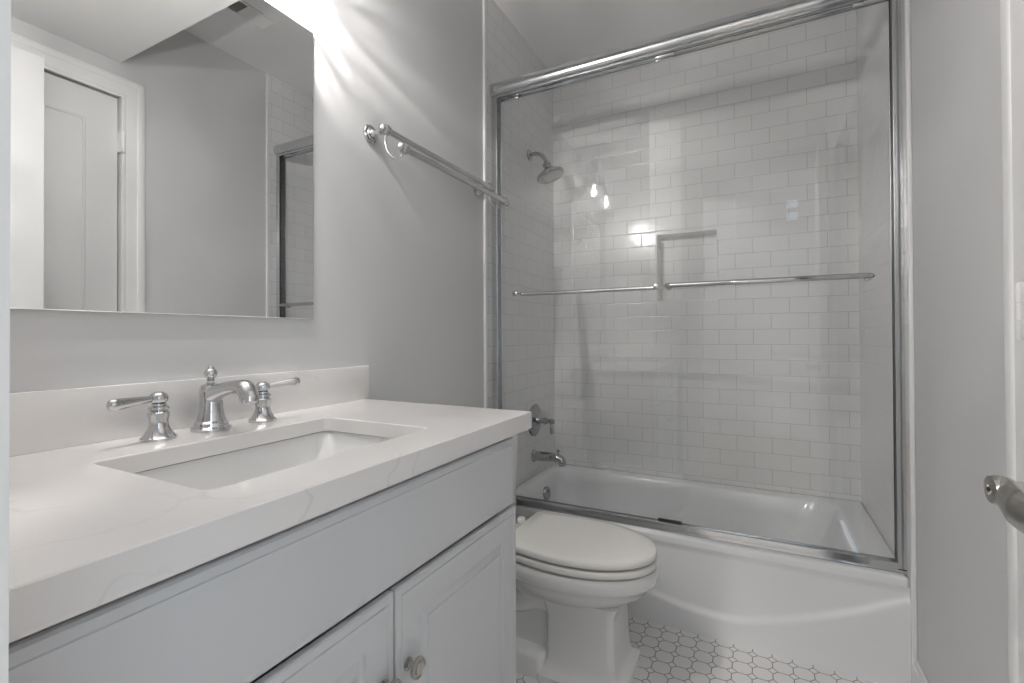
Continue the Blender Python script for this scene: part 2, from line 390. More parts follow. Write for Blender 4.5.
obj('door_leaf', b, M_DOOR, d1, 0)
b = B(); box(b, RW+.056, RW+.06, CY0, CY1, 0, CH)
obj('gap_shade_sheet', b, M_DARK, d1, 0)  # dark sheet behind the leaf stands in for shade in its gaps
for zz in (.25, 1.13, 1.98):
    b = B(); lathe(b, [(.0, -.049), (.004, -.049), (.0065, -.046), (.0065, -.0165), (.0055, -.016), (.0055, -.0155), (.0065, -.015), (.0065, .0148), (.0055, .0153), (.0055, .0158), (.0065, .0163), (.0065, .046), (.004, .049), (0, .049)], (RW-.0235, CY1-.002, zz), seg=14)
    box(b, RW-.023, RW+.02, CY1-.010, CY1-.006, zz-.045, zz+.045)
    obj('hinge', b, M_NICKEL if zz < 0 else M_TRIM, d1, 40)

# entry door: jamb + casing at the near left, leaf folded open against the right wall with its lever
d2 = thing('door_2', (DX1, FY, 0), 'open white entry door with a curved brushed nickel lever, at the right edge', 'door'); d2['kind'] = 'structure'
b = B()
box(b, DX0-.02, DX0, HY-.005, FY+.002, 0, DH+.02); box(b, DX1, DX1+.02, HY-.005, FY+.002, 0, DH+.02); box(b, DX0, DX1, HY-.005, FY+.002, DH, DH+.02)
obj('door_jamb', b, M_TRIM, d2, 0)
b = B(); hinge = Vector((DX1-.02, FY+.01, 0)); tip = Vector((1.378, .80, 0)); U = (tip-hinge).normalized(); N = Vector((U.y, -U.x, 0)) # +x side
leaf(b, hinge, U, N, (tip-hinge).length, DH-.02)
lf = obj('door_leaf', b, M_TRIM, d2, 0)
LZ = .917; lp = hinge + U*((tip-hinge).length-.07) ; No = -N                  # room-side normal
b = B(); lathe(b, [(0, 0), (.031, 0), (.031, .004), (.027, .009), (.014, .012), (.0115, .02), (.0115, .046), (.013, .05)], lp+Vector((0, 0, LZ)), No, 32)
hd = obj('door_handle', b, M_NICKEL, d2, 40, label='brushed nickel lever handle')
# wave lever: swells at the neck and curls down along the door towards the hinge
b = B(); base = lp + No*.056 + Vector((0, 0, LZ))
pl = smoothpts([base+U*.013+Vector((0, 0, .001)), base+U*.004, base-U*.014+Vector((0, 0, -.003)), base-U*.034+Vector((0, 0, -.010)), base-U*.058+Vector((0, 0, -.013)), base-U*.088+Vector((0, 0, -.006)), base-U*.112+Vector((0, 0, -.002))], 6)
key = [.011, .0165, .0195, .0215, .018, .0135, .009]
rr = []
for i in range(len(pl)):
    t = i/(len(pl)-1)*6; k = min(5, int(t)); rr.append(key[k]+(key[k+1]-key[k])*(t-k))
tube(b, pl, rr, 24, .62, tuple(No))
obj('lever', b, M_NICKEL, hd, 40)
b = B(); lathe(b, [(0, 0), (.0160, 0), (.0165, .009), (.0150, .0135), (.006, .0145), (.0055, .012), (0, .012)], base+No*(-.002), No, 28)
obj('lever_hub', b, M_NICKEL, hd, 40)
b = B(); lathe(b, [(0, 0), (.0022, 0), (.0022, .002), (0, .002)], base+No*.0122, No, 14)
obj('privacy_pin', b, M_DARK, hd, 40)

# ------------------------------------------------------------------ bathtub
RZ = .343; AY = 1.862
tub = thing('bathtub', (RW/2, (AY+BY)/2, 0), 'white alcove bathtub with a curved embossed apron behind the toilet', 'bathtub')
b = B(); X0, X1 = TT, RW-TT
rings = []
def tub_out(z, inset=0, r=.012): return rrect(X0+inset, X1-inset, AY+inset, BY-.001-inset, r, z, 8)
def tub_in(x0, x1, y0, y1, r, z): return rrect(x0, x1, y0, y1, r, z, 8)
rings = [tub_out(RZ-.03), tub_out(RZ-.012, 0), tub_out(RZ-.003, .003), tub_out(RZ, .010),
         tub_in(.060, 1.40, AY+.085, BY-.052, .10, RZ), tub_in(.068, 1.388, AY+.093, BY-.060, .10, RZ-.004),
         tub_in(.076, 1.376, AY+.102, BY-.068, .105, RZ-.018), tub_in(.088, 1.34, AY+.118, BY-.082, .115, RZ-.10),
         tub_in(.105, 1.28, AY+.135, BY-.098, .12, RZ-.22), tub_in(.135, 1.22, AY+.16, BY-.125, .11, RZ-.275), tub_in(.19, 1.15, AY+.21, BY-.175, .07, RZ-.288)]
ringface(b, rings, cap0=False)
obj('tub_basin', b, M_TUB, tub, 60)
# apron with an arched raised skirt
b = B(); NXg, NZg = 120, 60; grid = []
def arc(x):
    pts = [(0, .33), (.15, .275), (.35, .215), (.55, .163), (.747, .123), (.86, .103), (.955, .097), (1.05, .107), (1.2, .155), (1.366, .228), (1.5, .30)]
    for (a, za), (c, zc) in zip(pts, pts[1:]):
        if a <= x <= c:
            t = (x-a)/(c-a); return za+(zc-za)*t
    return .3
xs_ = [X0+(X1-X0)*i/NXg for i in range(NXg+1)]
az = [arc(x) for x in xs_]
for _ in range(6): az = [az[0]]+[(az[i-1]+2*az[i]+az[i+1])/4 for i in range(1, NXg)]+[az[-1]]
for i, x in enumerate(xs_):
    col = []
    for k in range(NZg+1):
        z = (RZ-.03)*k/NZg
        d = (az[i]-z)/.030
        s = 0 if d <= 0 else (1 if d >= 1 else d*d*(3-2*d))
        y = AY + .006 - .010*s
        if z > RZ-.05: y = AY+.006-.005*((z-(RZ-.05))/.02)
        col.append(b.verts.new((x, y, z)))
    grid.append(col)
for i in range(NXg):
    for k in range(NZg): b.faces.new((grid[i][k], grid[i+1][k], grid[i+1][k+1], grid[i][k+1]))
obj('apron', b, M_TUB, tub, 80)
b = B(); lathe(b, [(0, 0), (.034, 0), (.035, .018), (.031, .025), (.012, .027), (.010, .029), (0, .029)], (.074, 2.31, .262), (1, 0, .1), 28)
box(b, .098, .106, 2.304, 2.316, .272, .284, .002)
obj('overflow_cover', b, M_CHROME2, tub, 40, label='chrome overflow plate on the inner end of the tub')
b = B(); lathe(b, [(0, 0), (.03, 0), (.03, .003), (.018, .006), (0, .008)], (.26, 2.25, RZ-.288), (0, 0, 1), 28)
obj('drain', b, M_CHROME, tub, 40)

# ------------------------------------------------------------------ shower enclosure
GY = 1.908
enc = thing('shower_enclosure', (RW/2, GY, RZ), 'chrome framed sliding glass shower door standing on the tub rim', 'shower door')
b = B(); HZ0, HZ1 = 2.186, 2.242; prof = []
for k in range(17):
    a = -PI/2 + PI*k/16; prof.append((GY-.026-.018*math.cos(a), (HZ0+HZ1)/2+(HZ1-HZ0)/2*math.sin(a)))
prof += [(GY+.03, HZ1), (GY+.03, HZ0)]
ringface(b, [[Vector((x, y, z)) for y, z in prof] for x in (X0, X1)])
obj('header_rail', b, M_ALU, enc, 30)
b = B(); box(b, X0, X1, GY-.022, GY-.019, HZ0-.010, HZ0+.001); box(b, X0, X1, GY+.022, GY+.026, HZ0-.010, HZ0+.001); box(b, X0, X1, GY-.002, GY+.003, HZ0-.006, HZ0+.001)
obj('header_channel', b, M_ALU, enc, 0)
b = B()
pr = [(GY-.024, RZ), (GY-.024, RZ+.014), (GY-.020, RZ+.030), (GY-.015, RZ+.033), (GY-.013, RZ+.016), (GY+.012, RZ+.016), (GY+.014, RZ+.030), (GY+.026, RZ+.026), (GY+.028, RZ)]
ringface(b, [[Vector((x, y, z)) for y, z in pr] for x in (X0, X1)])
obj('sill_track', b, M_ALU, enc, 30)
for x0, x1, s in ((X0, X0+.026, 1), (X1-.024, X1, -1)):
    b = B()
    if s > 0: box(b, x0, x0+.004, GY-.022, GY+.024, RZ+.01, HZ0, .001); box(b, x0, x1, GY-.024, GY-.020, RZ+.01, HZ0, .001); box(b, x0, x1, GY+.020, GY+.024, RZ+.01, HZ0, .001)
    else: box(b, x1-.004, x1, GY-.022, GY+.024, RZ+.01, HZ0, .001); box(b, x0, x1, GY-.024, GY-.020, RZ+.01, HZ0, .001); box(b, x0, x1, GY+.020, GY+.024, RZ+.01, HZ0, .001)
    obj('wall_jamb', b, M_ALU, enc, 0)
    if s > 0: continue
    b = B(); xx = X1-.021
    box(b, xx, xx+.004, GY-.018, GY+.018, RZ+.06, HZ0-.005, .001)
    obj('jamb_seal', b, M_BLACK, enc, 0, label='black vinyl seal strip')
# panels: front (right) and rear (left), each with a towel bar handle
def glass_panel(x0, x1, y, bar, side):
    b = B(); box(b, x0, x1, y-.003, y+.003, RZ+.035, HZ0-.004, .0008, 1)
    g = obj('glass_panel', b, M_GLASS, enc, 0)
    bx0, bx1, bz = bar; b = B(); yo = y+side*.052
    pts = [(bx0+.012, y+side*.003, bz), (bx0+.012, y+side*.035, bz), (bx0+.018, yo-side*.004, bz), (bx0+.03, yo, bz), (bx1-.03, yo, bz), (bx1-.018, yo-side*.004, bz), (bx1-.012, y+side*.035, bz), (bx1-.012, y+side*.003, bz)]
    tube(b, pts, .0115, 16, .8)
    obj('towel_bar', b, M_CHROME, g, 60)
    for bx in (bx0+.012, bx1-.012):
        b = B(); lathe(b, [(0, 0), (.0125, 0), (.0125, .004), (.009, .006), (0, .006)], (bx, y-side*.003, bz), (0, -side, 0), 20)
        lathe(b, [(0, 0), (.0125, 0), (.0125, .004), (.009, .006), (0, .006)], (bx, y+side*.003, bz), (0, side, 0), 20)
        obj('bar_mount', b, M_CHROME, g, 40)
    for rx in (x0+.06, x1-.06):
        b = B(); box(b, rx-.035, rx+.035, y-.006, y+.006, HZ0-.018, HZ0-.006, .002)
        obj('roller_bracket', b, M_ALU, g, 40)
glass_panel(.712, 1.462, GY-.011, (.768, 1.415, 1.278), -1)
glass_panel(.036, .826, GY+.011, (.098, .742, 1.284), 1)
b = B(); box(b, .735, .822, GY-.016, GY-.0045, RZ+.030, RZ+.043, .0015)
obj('bottom_guide', b, M_BLACK, enc, 40, label='black plastic guide between the two glass panels')

# ------------------------------------------------------------------ shower fittings
sh = thing('overhead_shower', (TT, 2.29, 2.055), 'chrome shower head on a bent arm high on the tiled wall', 'shower head')
b = B(); lathe(b, [(0, 0), (.030, 0), (.030, .004), (.024, .010), (.013, .014), (0, .014)], (TT, 2.29, 2.055), (1, 0, 0), 28); obj('flange', b, M_CHROME2, sh, 40)
b = B(); tube(b, smoothpts([(TT, 2.29, 2.055), (.045, 2.29, 2.056), (.078, 2.29, 2.043), (.102, 2.29, 2.012), (.113, 2.29, 1.985)], 6), .0105, 16); obj('shower_arm', b, M_CHROME2, sh, 60)
b = B(); ax = Vector((-.34, .0, .94)); hc = Vector((.133, 2.29, 1.918))
lathe(b, [(0, 0), (.066, 0), (.070, .004), (.074, .006), (.075, .012), (.073, .016), (.062, .019), (.052, .030), (.030, .046), (.019, .054), (.018, .062), (.022, .066), (.022, .078), (.014, .084), (0, .085)], hc, ax, 40)
obj('spray_head', b, M_CHROME2, sh, 40)
b = B(); lathe(b, [(0, -.003), (.058, -.003), (.062, 0), (.062, .002), (0, .002)], hc, ax, 40)
obj('spray_face', b, M_NICKEL, sh, 40, label='grey nozzle face')
va = thing('shower_valve', (TT, 2.34, .637), 'round chrome shower valve plate with a lever handle above the tub spout', 'shower valve')
b = B(); lathe(b, [(0, 0), (.086, 0), (.086, .003), (.080, .008), (.062, .010), (.058, .013), (.040, .014), (.030, .020), (0, .021)], (TT, 2.34, .637), (1, 0, 0), 44); obj('escutcheon', b, M_CHROME2, va, 30)
b = B(); lathe(b, [(0, 0), (.024, 0), (.022, .012), (.015, .020), (.014, .040), (.018, .044), (.018, .052), (.012, .058), (.011, .074), (.015, .078), (.015, .092), (.010, .098), (0, .099)], (TT+.018, 2.34, .637), (1, 0, 0), 28); hs = obj('handle_stem', b, M_CHROME2, va, 35)
b = B(); tube(b, [(.106, 2.34, .637), (.106, 2.34, .62), (.107, 2.34, .60), (.108, 2.34, .578), (.108, 2.34, .572), (.108, 2.34, .570)], [.006, .006, .0075, .0095, .008, .003], 16); obj('handle_lever', b, M_CHROME2, hs, 60)
sp = thing('tub_spout', (TT, 2.33, .448), 'chrome tub spout with a diverter knob below the shower valve', 'tub spout')
b = B(); lathe(b, [(0, 0), (.034, 0), (.034, .005), (.028, .012), (.024, .016), (0, .016)], (TT, 2.33, .448), (1, 0, 0), 32); obj('flange', b, M_CHROME2, sp, 35)
b = B(); tube(b, smoothpts([(TT+.01, 2.33, .448), (.06, 2.33, .450), (.11, 2.33, .452), (.145, 2.33, .450), (.165, 2.33, .440), (.172, 2.33, .424), (.174, 2.33, .414)], 5), [.0255]*6+[.025]*5+[.0235]*5+[.0225]*5+[.0215]*5+[.0205]*5, 24); obj('spout_body', b, M_CHROME2, sp, 60)
b = B(); lathe(b, [(0, 0), (.005, 0), (.005, .012), (.009, .015), (.010, .020), (.006, .025), (0, .026)], (.150, 2.33, .470), (0, 0, 1), 18); obj('diverter_knob', b, M_CHROME2, sp, 40)

# ------------------------------------------------------------------ toilet
TC = 1.515
to = thing('toilet', (.42, TC, 0), 'white elongated toilet with a closed lid between the vanity and tub', 'toilet')
def outline(x0, xt, hw, hb, z, n=22, back=.42, ysh=0):
    L = xt-x0; pts = []
    for k in range(n+1):                         # +y side, tip -> back
        s = PI/2*(1-k/n); u = back+(1-back)*math.sin(s); w = hw*math.sqrt(max(0, 1-((u-back)/(1-back))**2.15)) if k else 0
        pts.append((x0+u*L, w))
    for k in range(1, 9):
        u = back*(1-k/8); pts.append((x0+u*L, hb+(hw-hb)*math.sin(PI/2*u/back)))
    full = [Vector((x, TC+w, z)) for x, w in pts] + [Vector((x, TC-w, z)) for x, w in pts[1:][::-1]]
    return full
def sc(ring, k, z):  # shrink towards centre
    cx = sum(p.x for p in ring)/len(ring)
    return [Vector((cx+(p.x-cx)*k, TC+(p.y-TC)*k, z)) for p in ring]
lid0 = outline(.325, .800, .178, .148, 0)
b = B(); ringface(b, [sc(lid0, .90, .4035), sc(lid0, .990, .4035), sc(lid0, 1, .4065), sc(lid0, 1, .414), sc(lid0, .992, .4195), sc(lid0, .97, .4222), sc(lid0, .8, .4245), sc(lid0, .4, .4255), sc(lid0, .05, .4257)]); obj('lid', b, M_SEAT, to, 50)
st0 = outline(.322, .802, .1795, .149, 0)
b = B(); ringface(b, [sc(st0, .92, .3755), sc(st0, .985, .3755), sc(st0, .998, .379), sc(st0, 1, .384), sc(st0, .998, .389), sc(st0, .986, .3935), sc(st0, .965, .395), sc(st0, .90, .395)]); obj('seat', b, M_SEAT, to, 50)
for s in (-1, 1):
    b = B(); lathe(b, [(0, 0), (.016, 0), (.016, .012), (.013, .017), (0, .018)], (.297, TC+s*.075, .400), (0, 0, 1), 20); box(b, .29, .335, TC+s*.075-.009, TC+s*.075+.009, .398, .408, .003)
    obj('hinge_cap', b, M_SEAT, to, 40)
def bring(z, x0, xt, hw, hb): return outline(x0, xt, hw, hb, z)
b = B()
rings = [bring(.20, .40, .672, .088, .088), bring(.235, .39, .690, .100, .095), bring(.252, .37, .712, .118, .10), bring(.275, .34, .748, .143, .105), bring(.298, .31, .775, .160, .112), bring(.318, .28, .788, .172, .125), bring(.322, .275, .796, .177, .130),
         bring(.330, .27, .800, .181, .135), bring(.352, .265, .802, .183, .14), bring(.360, .265, .801, .182, .14), bring(.3675, .27, .796, .178, .138), bring(.369, .29, .78, .165, .13)]
ringface(b, rings)
box(b, .03, .34, TC-.125, TC+.125, .30, .377, .02, 3)
obj('bowl', b, M_PORC, to, 50)
b = B()
def rr2(x0, x1, hw, z, r=.022): return rrect(x0, x1, TC-hw, TC+hw, r, z, 6)
ringface(b, [rr2(.445, .722, .138, 0), rr2(.445, .722, .138, .022), rr2(.450, .715, .131, .028), rr2(.456, .706, .122, .034), rr2(.462, .699, .115, .044), rr2(.468, .693, .111, .065), rr2(.47, .690, .109, .12), rr2(.47, .688, .107, .20), rr2(.46, .690, .108, .235), rr2(.44, .70, .11, .262, .03)])
obj('pedestal', b, M_PORC, to, 40)
b = B()
ringface(b, [rr2(.10, .47, .132, 0), rr2(.10, .47, .132, .060), rr2(.10, .47, .122, .072), rr2(.10, .47, .108, .078, .02)])
ringface(b, [rr2(.12, .50, .080, .06), rr2(.12, .50, .072, .15), rr2(.12, .50, .075, .32)])
tube(b, smoothpts([(.50, TC, .30), (.42, TC, .235), (.33, TC, .20), (.25, TC, .215), (.19, TC, .30), (.15, TC, .34)], 6), .102, 24, .62)
obj('trapway', b, M_PORC, to, 50)
b = B(); ringface(b, [rr2(.025, .205, .20, .37), rr2(.020, .212, .215, .385), rr2(.018, .218, .225, .69), rr2(.022, .214, .222, .70)]); tk = obj('tank', b, M_PORC, to, 40)
b = B(); ringface(b, [rr2(.016, .22, .228, .70), rr2(.012, .228, .235, .708), rr2(.012, .228, .235, .722), rr2(.018, .222, .230, .732), rr2(.04, .20, .2, .736)]); obj('tank_lid', b, M_PORC, to, 40)
b = B(); lathe(b, [(0, 0), (.014, 0), (.014, .006), (.007, .009), (.007, .02), (0, .02)], (.217, TC-.17, .66), (1, 0, 0), 18); tube(b, [(.234, TC-.17, .66), (.236, TC-.14, .657), (.236, TC-.10, .652), (.236, TC-.095, .652)], [.006, .006, .007, .004], 12); obj('flush_lever', b, M_CHROME, tk, 40)

# ------------------------------------------------------------------ vanity cabinet
VF, VY0, VY1, VZ = .548, .104, 1.032, .860
vn = thing('vanity_cabinet', (VF/2, (VY0+VY1)/2, 0), 'pale grey painted vanity cabinet with raised panel doors under the quartz top', 'cabinet')
b = B()
box(b, .003, VF-.02, VY0, VY0+.018, .0, VZ); box(b, .003, VF-.02, VY1-.018, VY1, .0, VZ); box(b, .003, VF-.02, VY0, VY1, .09, .11); box(b, .003, .012, VY0, VY1, 0, VZ)
box(b, VF-.07, VF-.055, VY0, VY1, 0, .1)
box(b, VF-.03, VF-.014, VY0, VY1, .682, VZ); box(b, VF-.02, VF-.004, VY0, VY0+.066, 0, .684); box(b, VF-.02, VF-.004, VY1-.066, VY1, 0, .684); box(b, VF-.02, VF-.004, VY0, VY1, .09, .12)
obj('cabinet_body', b, M_CAB, vn, 0)
b = B(); panel(b, (VF-.004, VY0, .6868), (0, 1, 0), (0, 0, 1), (1, 0, 0), VY1-VY0, .158, [(0, 0), (0, .006), (.003, .0095), (.0135, .0105), (.0145, .0125), (.016, .0125), (.017, .0125)])
# recessed step line
obj('drawer_front', b, M_CAB, vn, 0)
DOORP = [(0, 0), (0, .010), (.002, .013), (.013, .013), (.0145, .0105), (.016, .013), (.062, .013), (.064, .0085), (.067, .0070), (.070, .0070), (.0845, .0105), (.0855, .0125), (.088, .0125)]
def cab_door(y0, y1, ky):
    b = B(); panel(b, (VF-.003, y0, .125), (0, 1, 0), (0, 0, 1), (1, 0, 0), y1-y0, .680-.125, DOORP)
    d = obj('door', b, M_CAB, vn, 0)
    b = B(); kz = .545; L = (VF+.010, ky, kz)
    lathe(b, [(0, 0), (.0105, 0), (.0105, .003), (.0060, .005), (.0055, .014), (.010, .017), (.0165, .019), (.0175, .022), (.0165, .0255), (.0135, .0262), (.0125, .0245), (.0105, .0245), (.0098, .0268), (.004, .0275), (0, .0275)], L, (1, 0, 0), 32)
    for k in range(18):
        a = 2*PI*k/18; lathe(b, [(0, 0), (.0012, 0), (.001, .0012), (0, .0016)], (VF+.010+.0255, ky+.0150*math.cos(a), kz+.0150*math.sin(a)), (1, 0, 0), 8)
    obj('knob', b, M_NICKEL, d, 40, label='round brushed nickel knob with a beaded rim')
cab_door(.602, VY1, .630)
cab_door(.166, .597, .570)

# ------------------------------------------------------------------ counter with sink cut-out
CX, CY_0, CY_1, CTZ, CT = .578, FY+.003, 1.082, .903, .041
HX0, HX1, HY0, HY1 = .178, .478, .350, .798
ct = thing('countertop', (CX/2, (CY_0+CY_1)/2, VZ), 'white quartz countertop with faint grey veins and a sink cut-out', 'countertop')
hole = lambda z, g=0: rrect(HX0-g, HX1+g, HY0-g, HY1+g, .014+g, z, 8)
def outer(z, g=0):
    h = hole(z); cx, cyy = (HX0+HX1)/2, (HY0+HY1)/2; x0, x1, y0, y1 = .001+g, CX-g, CY_0+g, CY_1-g; n = len(h)//4; pts = []
    cor = [(x1, y1), (x0, y1), (x0, y0), (x1, y0)]
    for q in range(4):     # each rounded corner's vertices map onto the matching outer corner edges
        for k in range(n):
            t = k/(n-1); c = cor[q]
            # move from the previous side, into the corner, out along the next side
            p = h[q*n+k]
            if q == 0: px_, py_ = (x1, y1-(1-2*t)*.10*(t < .5)) if t <= .5 else (x1-(2*t-1)*.10, y1)
            elif q == 1: px_, py_ = (x0+(1-2*t)*.10, y1) if t <= .5 else (x0, y1-(2*t-1)*.10)
            elif q == 2: px_, py_ = (x0, y0+(1-2*t)*.10) if t <= .5 else (x0+(2*t-1)*.10, y0)
            else: px_, py_ = (x1-(1-2*t)*.10, y0) if t <= .5 else (x1, y0+(2*t-1)*.10)
            pts.append(Vector((px_, py_, z)))
    return pts
b = B()
vr = ringface(b, [hole(CTZ-.031), hole(CTZ-.002), hole(CTZ, .002), outer(CTZ, .0015), outer(CTZ-.0015), outer(CTZ-CT), hole(CTZ-.031, .014)], cap0=False, cap1=False)
# join last ring to the first one
n = len(vr[0])
for i in range(n): b.faces.new((vr[-1][i], vr[-1][(i+1) % n], vr[0][(i+1) % n], vr[0][i]))
obj('slab', b, M_QUARTZ, ct, 40)
b = B(); box(b, 0.001, .021, CY_0, 1.098, CTZ, CTZ+.101, .0015)
obj('backsplash', b, M_QUARTZ, ct, 40)

sk = thing('sink_basin', ((HX0+HX1)/2, (HY0+HY1)/2, CTZ-.16), 'white rectangular undermount sink basin below the countertop cut-out', 'sink')
zt = CTZ-.0345; b = B()
def sr(g, r, z, gx=0): return rrect(HX0-g+gx, HX1+g-gx, HY0-g, HY1+g, r, z, 8)
ringface(b, [sr(.03, .04, zt-.012), sr(.03, .04, zt), sr(.009, .028, zt), sr(.005, .03, zt-.006), sr(-.004, .035, zt-.05), sr(-.016, .045, zt-.085), sr(-.032, .055, zt-.106), sr(-.07, .06, zt-.118), rrect(.30, .36, .53, .63, .03, zt-.124, 8)], cap0=False, cap1=True)
ringface(b, [sr(.03, .04, zt-.012), sr(.012, .035, zt-.02), sr(.006, .045, zt-.09), sr(-.02, .06, zt-.125), rrect(.28, .38, .5, .65, .04, zt-.138, 8)], cap0=False, cap1=True)
obj('basin', b, M_PORC, sk, 50)
b = B(); lathe(b, [(0, 0), (.027, 0), (.029, .002), (.024, .004), (.016, .003), (0, .005)], (.33, .58, zt-.124), (0, 0, 1), 28); obj('drain', b, M_CHROME, sk, 40)

# ------------------------------------------------------------------ widespread faucet
fa = thing('faucet', (.085, .585, CTZ), 'polished chrome widespread faucet with two lever handles behind the sink', 'faucet')
fz = CTZ+.0004
b = B()
lathe(b, [(0, 0), (.0365, 0), (.0365, .005), (.032, .009), (.0305, .016), (.0265, .020), (.0245, .028), (.0215, .042), (.0205, .060), (.0215, .074), (.0215, .084), (.018, .091), (.010, .095), (0, .096)], (.085, .585, fz), seg=40)
obj('spout_base', b, M_CHROME, fa, 30)
b = B()
pts = smoothpts([(.080, .585, fz+.070), (.098, .585, fz+.074), (.120, .585, fz+.081), (.150, .585, fz+.088), (.174, .585, fz+.091), (.193, .585, fz+.090), (.204, .585, fz+.081), (.208, .585, fz+.072)], 5)
rs = [.0205-.0065*min(1, i/16) + .003*max(0, min(1, (i-20)/6)) for i in range(len(pts))]
tube(b, pts, rs, 24)
lathe(b, [(0, 0), (.0125, 0), (.0135, .002), (.0172, .005), (.0172, .013), (.015, .018), (0, .019)], (.209, .585, fz+.062), seg=28)
obj('spout', b, M_CHROME, fa, 50)
b = B(); lathe(b, [(0, 0), (.008, 0), (.0065, .004), (.006, .006), (.0085, .008), (.0060, .010), (.0100, .013), (.0125, .019), (.0120, .025), (.0085, .030), (.0055, .032), (.0065, .034), (.004, .036), (0, .0365)], (.083, .585, fz+.094), seg=28); obj('lift_rod', b, M_CHROME, fa, 50)
for s, y in ((-1, .487), (1, .697)):
    b = B(); X = .088
    lathe(b, [(0, 0), (.0285, 0), (.0285, .004), (.0240, .008), (.0215, .013), (.0175, .020), (.0155, .028), (.0155, .036), (.0172, .045), (.0172, .050), (.0140, .053), (.0165, .056), (.0165, .060), (.0120, .063), (.0120, .066), (0, .066)], (X, y, fz), seg=36)
    hb = obj('handle_base', b, M_CHROME, fa, 30)
    b = B(); lathe(b, [(0, 0), (.009, 0), (.0145, .006), (.0155, .012), (.013, .019), (.006, .023), (0, .0235)], (X, y, fz+.065), seg=28)
    dx = .016 if s < 0 else .024; tz = -.004 if s < 0 else .006
    q = [Vector((X+dx*t, y+s*(.085 if s < 0 else .079)*t, fz+.077+tz*t)) for t in (0, .2, .45, .7, .88, .96, 1.0)]
    tube(b, q, [.0065, .0060, .0078, .0098, .0110, .0100, .005], 20, .8, (1, 0, 0))
    obj('lever', b, M_CHROME, hb, 50)

# ------------------------------------------------------------------ mirror
b = B(); box(b, .001, .006, .262, .905, 1.141, 1.926, .001, 1)
tag(obj('wall_mirror', b, M_MIRROR, origin=(.003, .58, 1.141), smooth=0), 'frameless rectangular mirror on the wall above the vanity', 'mirror')

# ------------------------------------------------------------------ sconce over the mirror (above the frame; seen in the shower glass)
sz = 2.165
sn = thing('wall_sconce', (.0, .585, sz), 'two light chrome wall sconce with crystal globes, reflected in shower glass', 'wall light')
b = B(); lathe(b, [(0, 0), (.058, 0), (.058, .006), (.050, .014), (.030, .020), (.016, .026), (0, .028)], (0, .585, sz), (1, 0, 0), 36); obj('backplate', b, M_CHROME, sn, 35)
for s in (-1, 1):
    yy = .585+s*.15; gx = .105; gz = 2.058
    b = B(); tube(b, smoothpts([(.02, .585, sz), (.06, .585+s*.03, sz+.012), (.09, .585+s*.08, sz+.016), (gx, .585+s*.125, sz+.005), (gx, yy, sz-.018), (gx, yy, sz-.030)], 6), .006, 14)
    ar = obj('arm', b, M_CHROME, sn, 60)
    b = B(); lathe(b, [(0, 0), (.026, 0), (.030, .006), (.026, .016), (.012, .024), (0, .026)], (gx, yy, gz+.052), seg=28); obj('socket_cup', b, M_CHROME, ar, 40)
    # crystal globe: faceted, centred on its own bulb
    b = B(); prof = []
    for k in range(13):
        a = -PI*.5 + PI*.88*k/12; prof.append((.060*math.cos(a), .060*math.sin(a)))
    lathe(b, prof, (0, 0, 0), seg=28, ribs=1, amp=-.06)
    me_ = obj('glass_shade', b, M_CRYSTAL, None, 0, origin=None)
    me_.parent = sn; me_.location = Vector((gx, yy, gz))-ORG[sn.name]
    b = B(); lathe(b, [(0, -.026), (.008, -.023), (.014, -.014), (.017, 0), (.015, .012), (.009, .028), (.008, .05), (0, .051)], (gx, yy, gz), seg=18); obj('bulb', b, M_BULB, sn, 60)
    light('bulb_light', 'POINT', (gx, yy, gz-.004), 62, (1, .965, .935), shadow_soft_size=.004)

# ------------------------------------------------------------------ double towel bar
TBY0, TBY1 = 1.125, 1.765; bx_, bz_ = .066, 1.731; fx_, fz_ = .138, 1.660
tb = thing('double_towel_bar', (0, (TBY0+TBY1)/2, bz_), 'chrome double towel bar on the grey wall beside the mirror', 'towel bar')
for y in (TBY0, TBY1):
    b = B(); lathe(b, [(0, 0), (.029, 0), (.029, .004), (.026, .007), (.020, .008), (.018, .012), (.013, .013), (.011, .018), (.007, .021), (.0065, .036), (.010, .040), (.010, .044), (.0065, .048), (0, .05)], (0, y, bz_), (1, 0, 0), 36)
    br = obj('bracket', b, M_CHROME, tb, 35)
    b = B(); mx_, mz_ = (bx_+fx_)/2, (bz_+fz_)/2
    tube(b, smoothpts([(bx_, y, bz_-.008), (bx_-.003, y, bz_-.035), (bx_+.006, y, bz_-.068), (bx_+.030, y, fz_-.020), (fx_-.018, y, fz_-.024), (fx_-.002, y, fz_-.008)], 6), .0032, 12)
    obj('hook_rod', b, M_CHROME, br, 60)
    for (x, z) in ((bx_, bz_), (fx_, fz_)):
        b = B(); lathe(b, [(0, -.018), (.009, -.017), (.015, -.011), (.0172, 0), (.015, .011), (.009, .017), (0, .018)], (x, y, z), (0, 1, 0), 24)
        obj('bar_collar', b, M_CHROME, br, 50)
for x, z in ((bx_, bz_), (fx_, fz_)):
    b = B(); ex = .022
    lathe(b, [(0, -.028), (.006, -.027), (.0125, -.022), (.0135, -.014), (.0105, -.008), (.0098, 0), (.0098, TBY1-TBY0), (.0102, TBY1-TBY0+.012), (.0145, TBY1-TBY0+.018), (.0145, TBY1-TBY0+.026), (.008, TBY1-TBY0+.031), (0, TBY1-TBY0+.032)], (x, TBY0, z), (0, 1, 0), 24)
    obj('bar', b, M_CHROME, tb, 40)

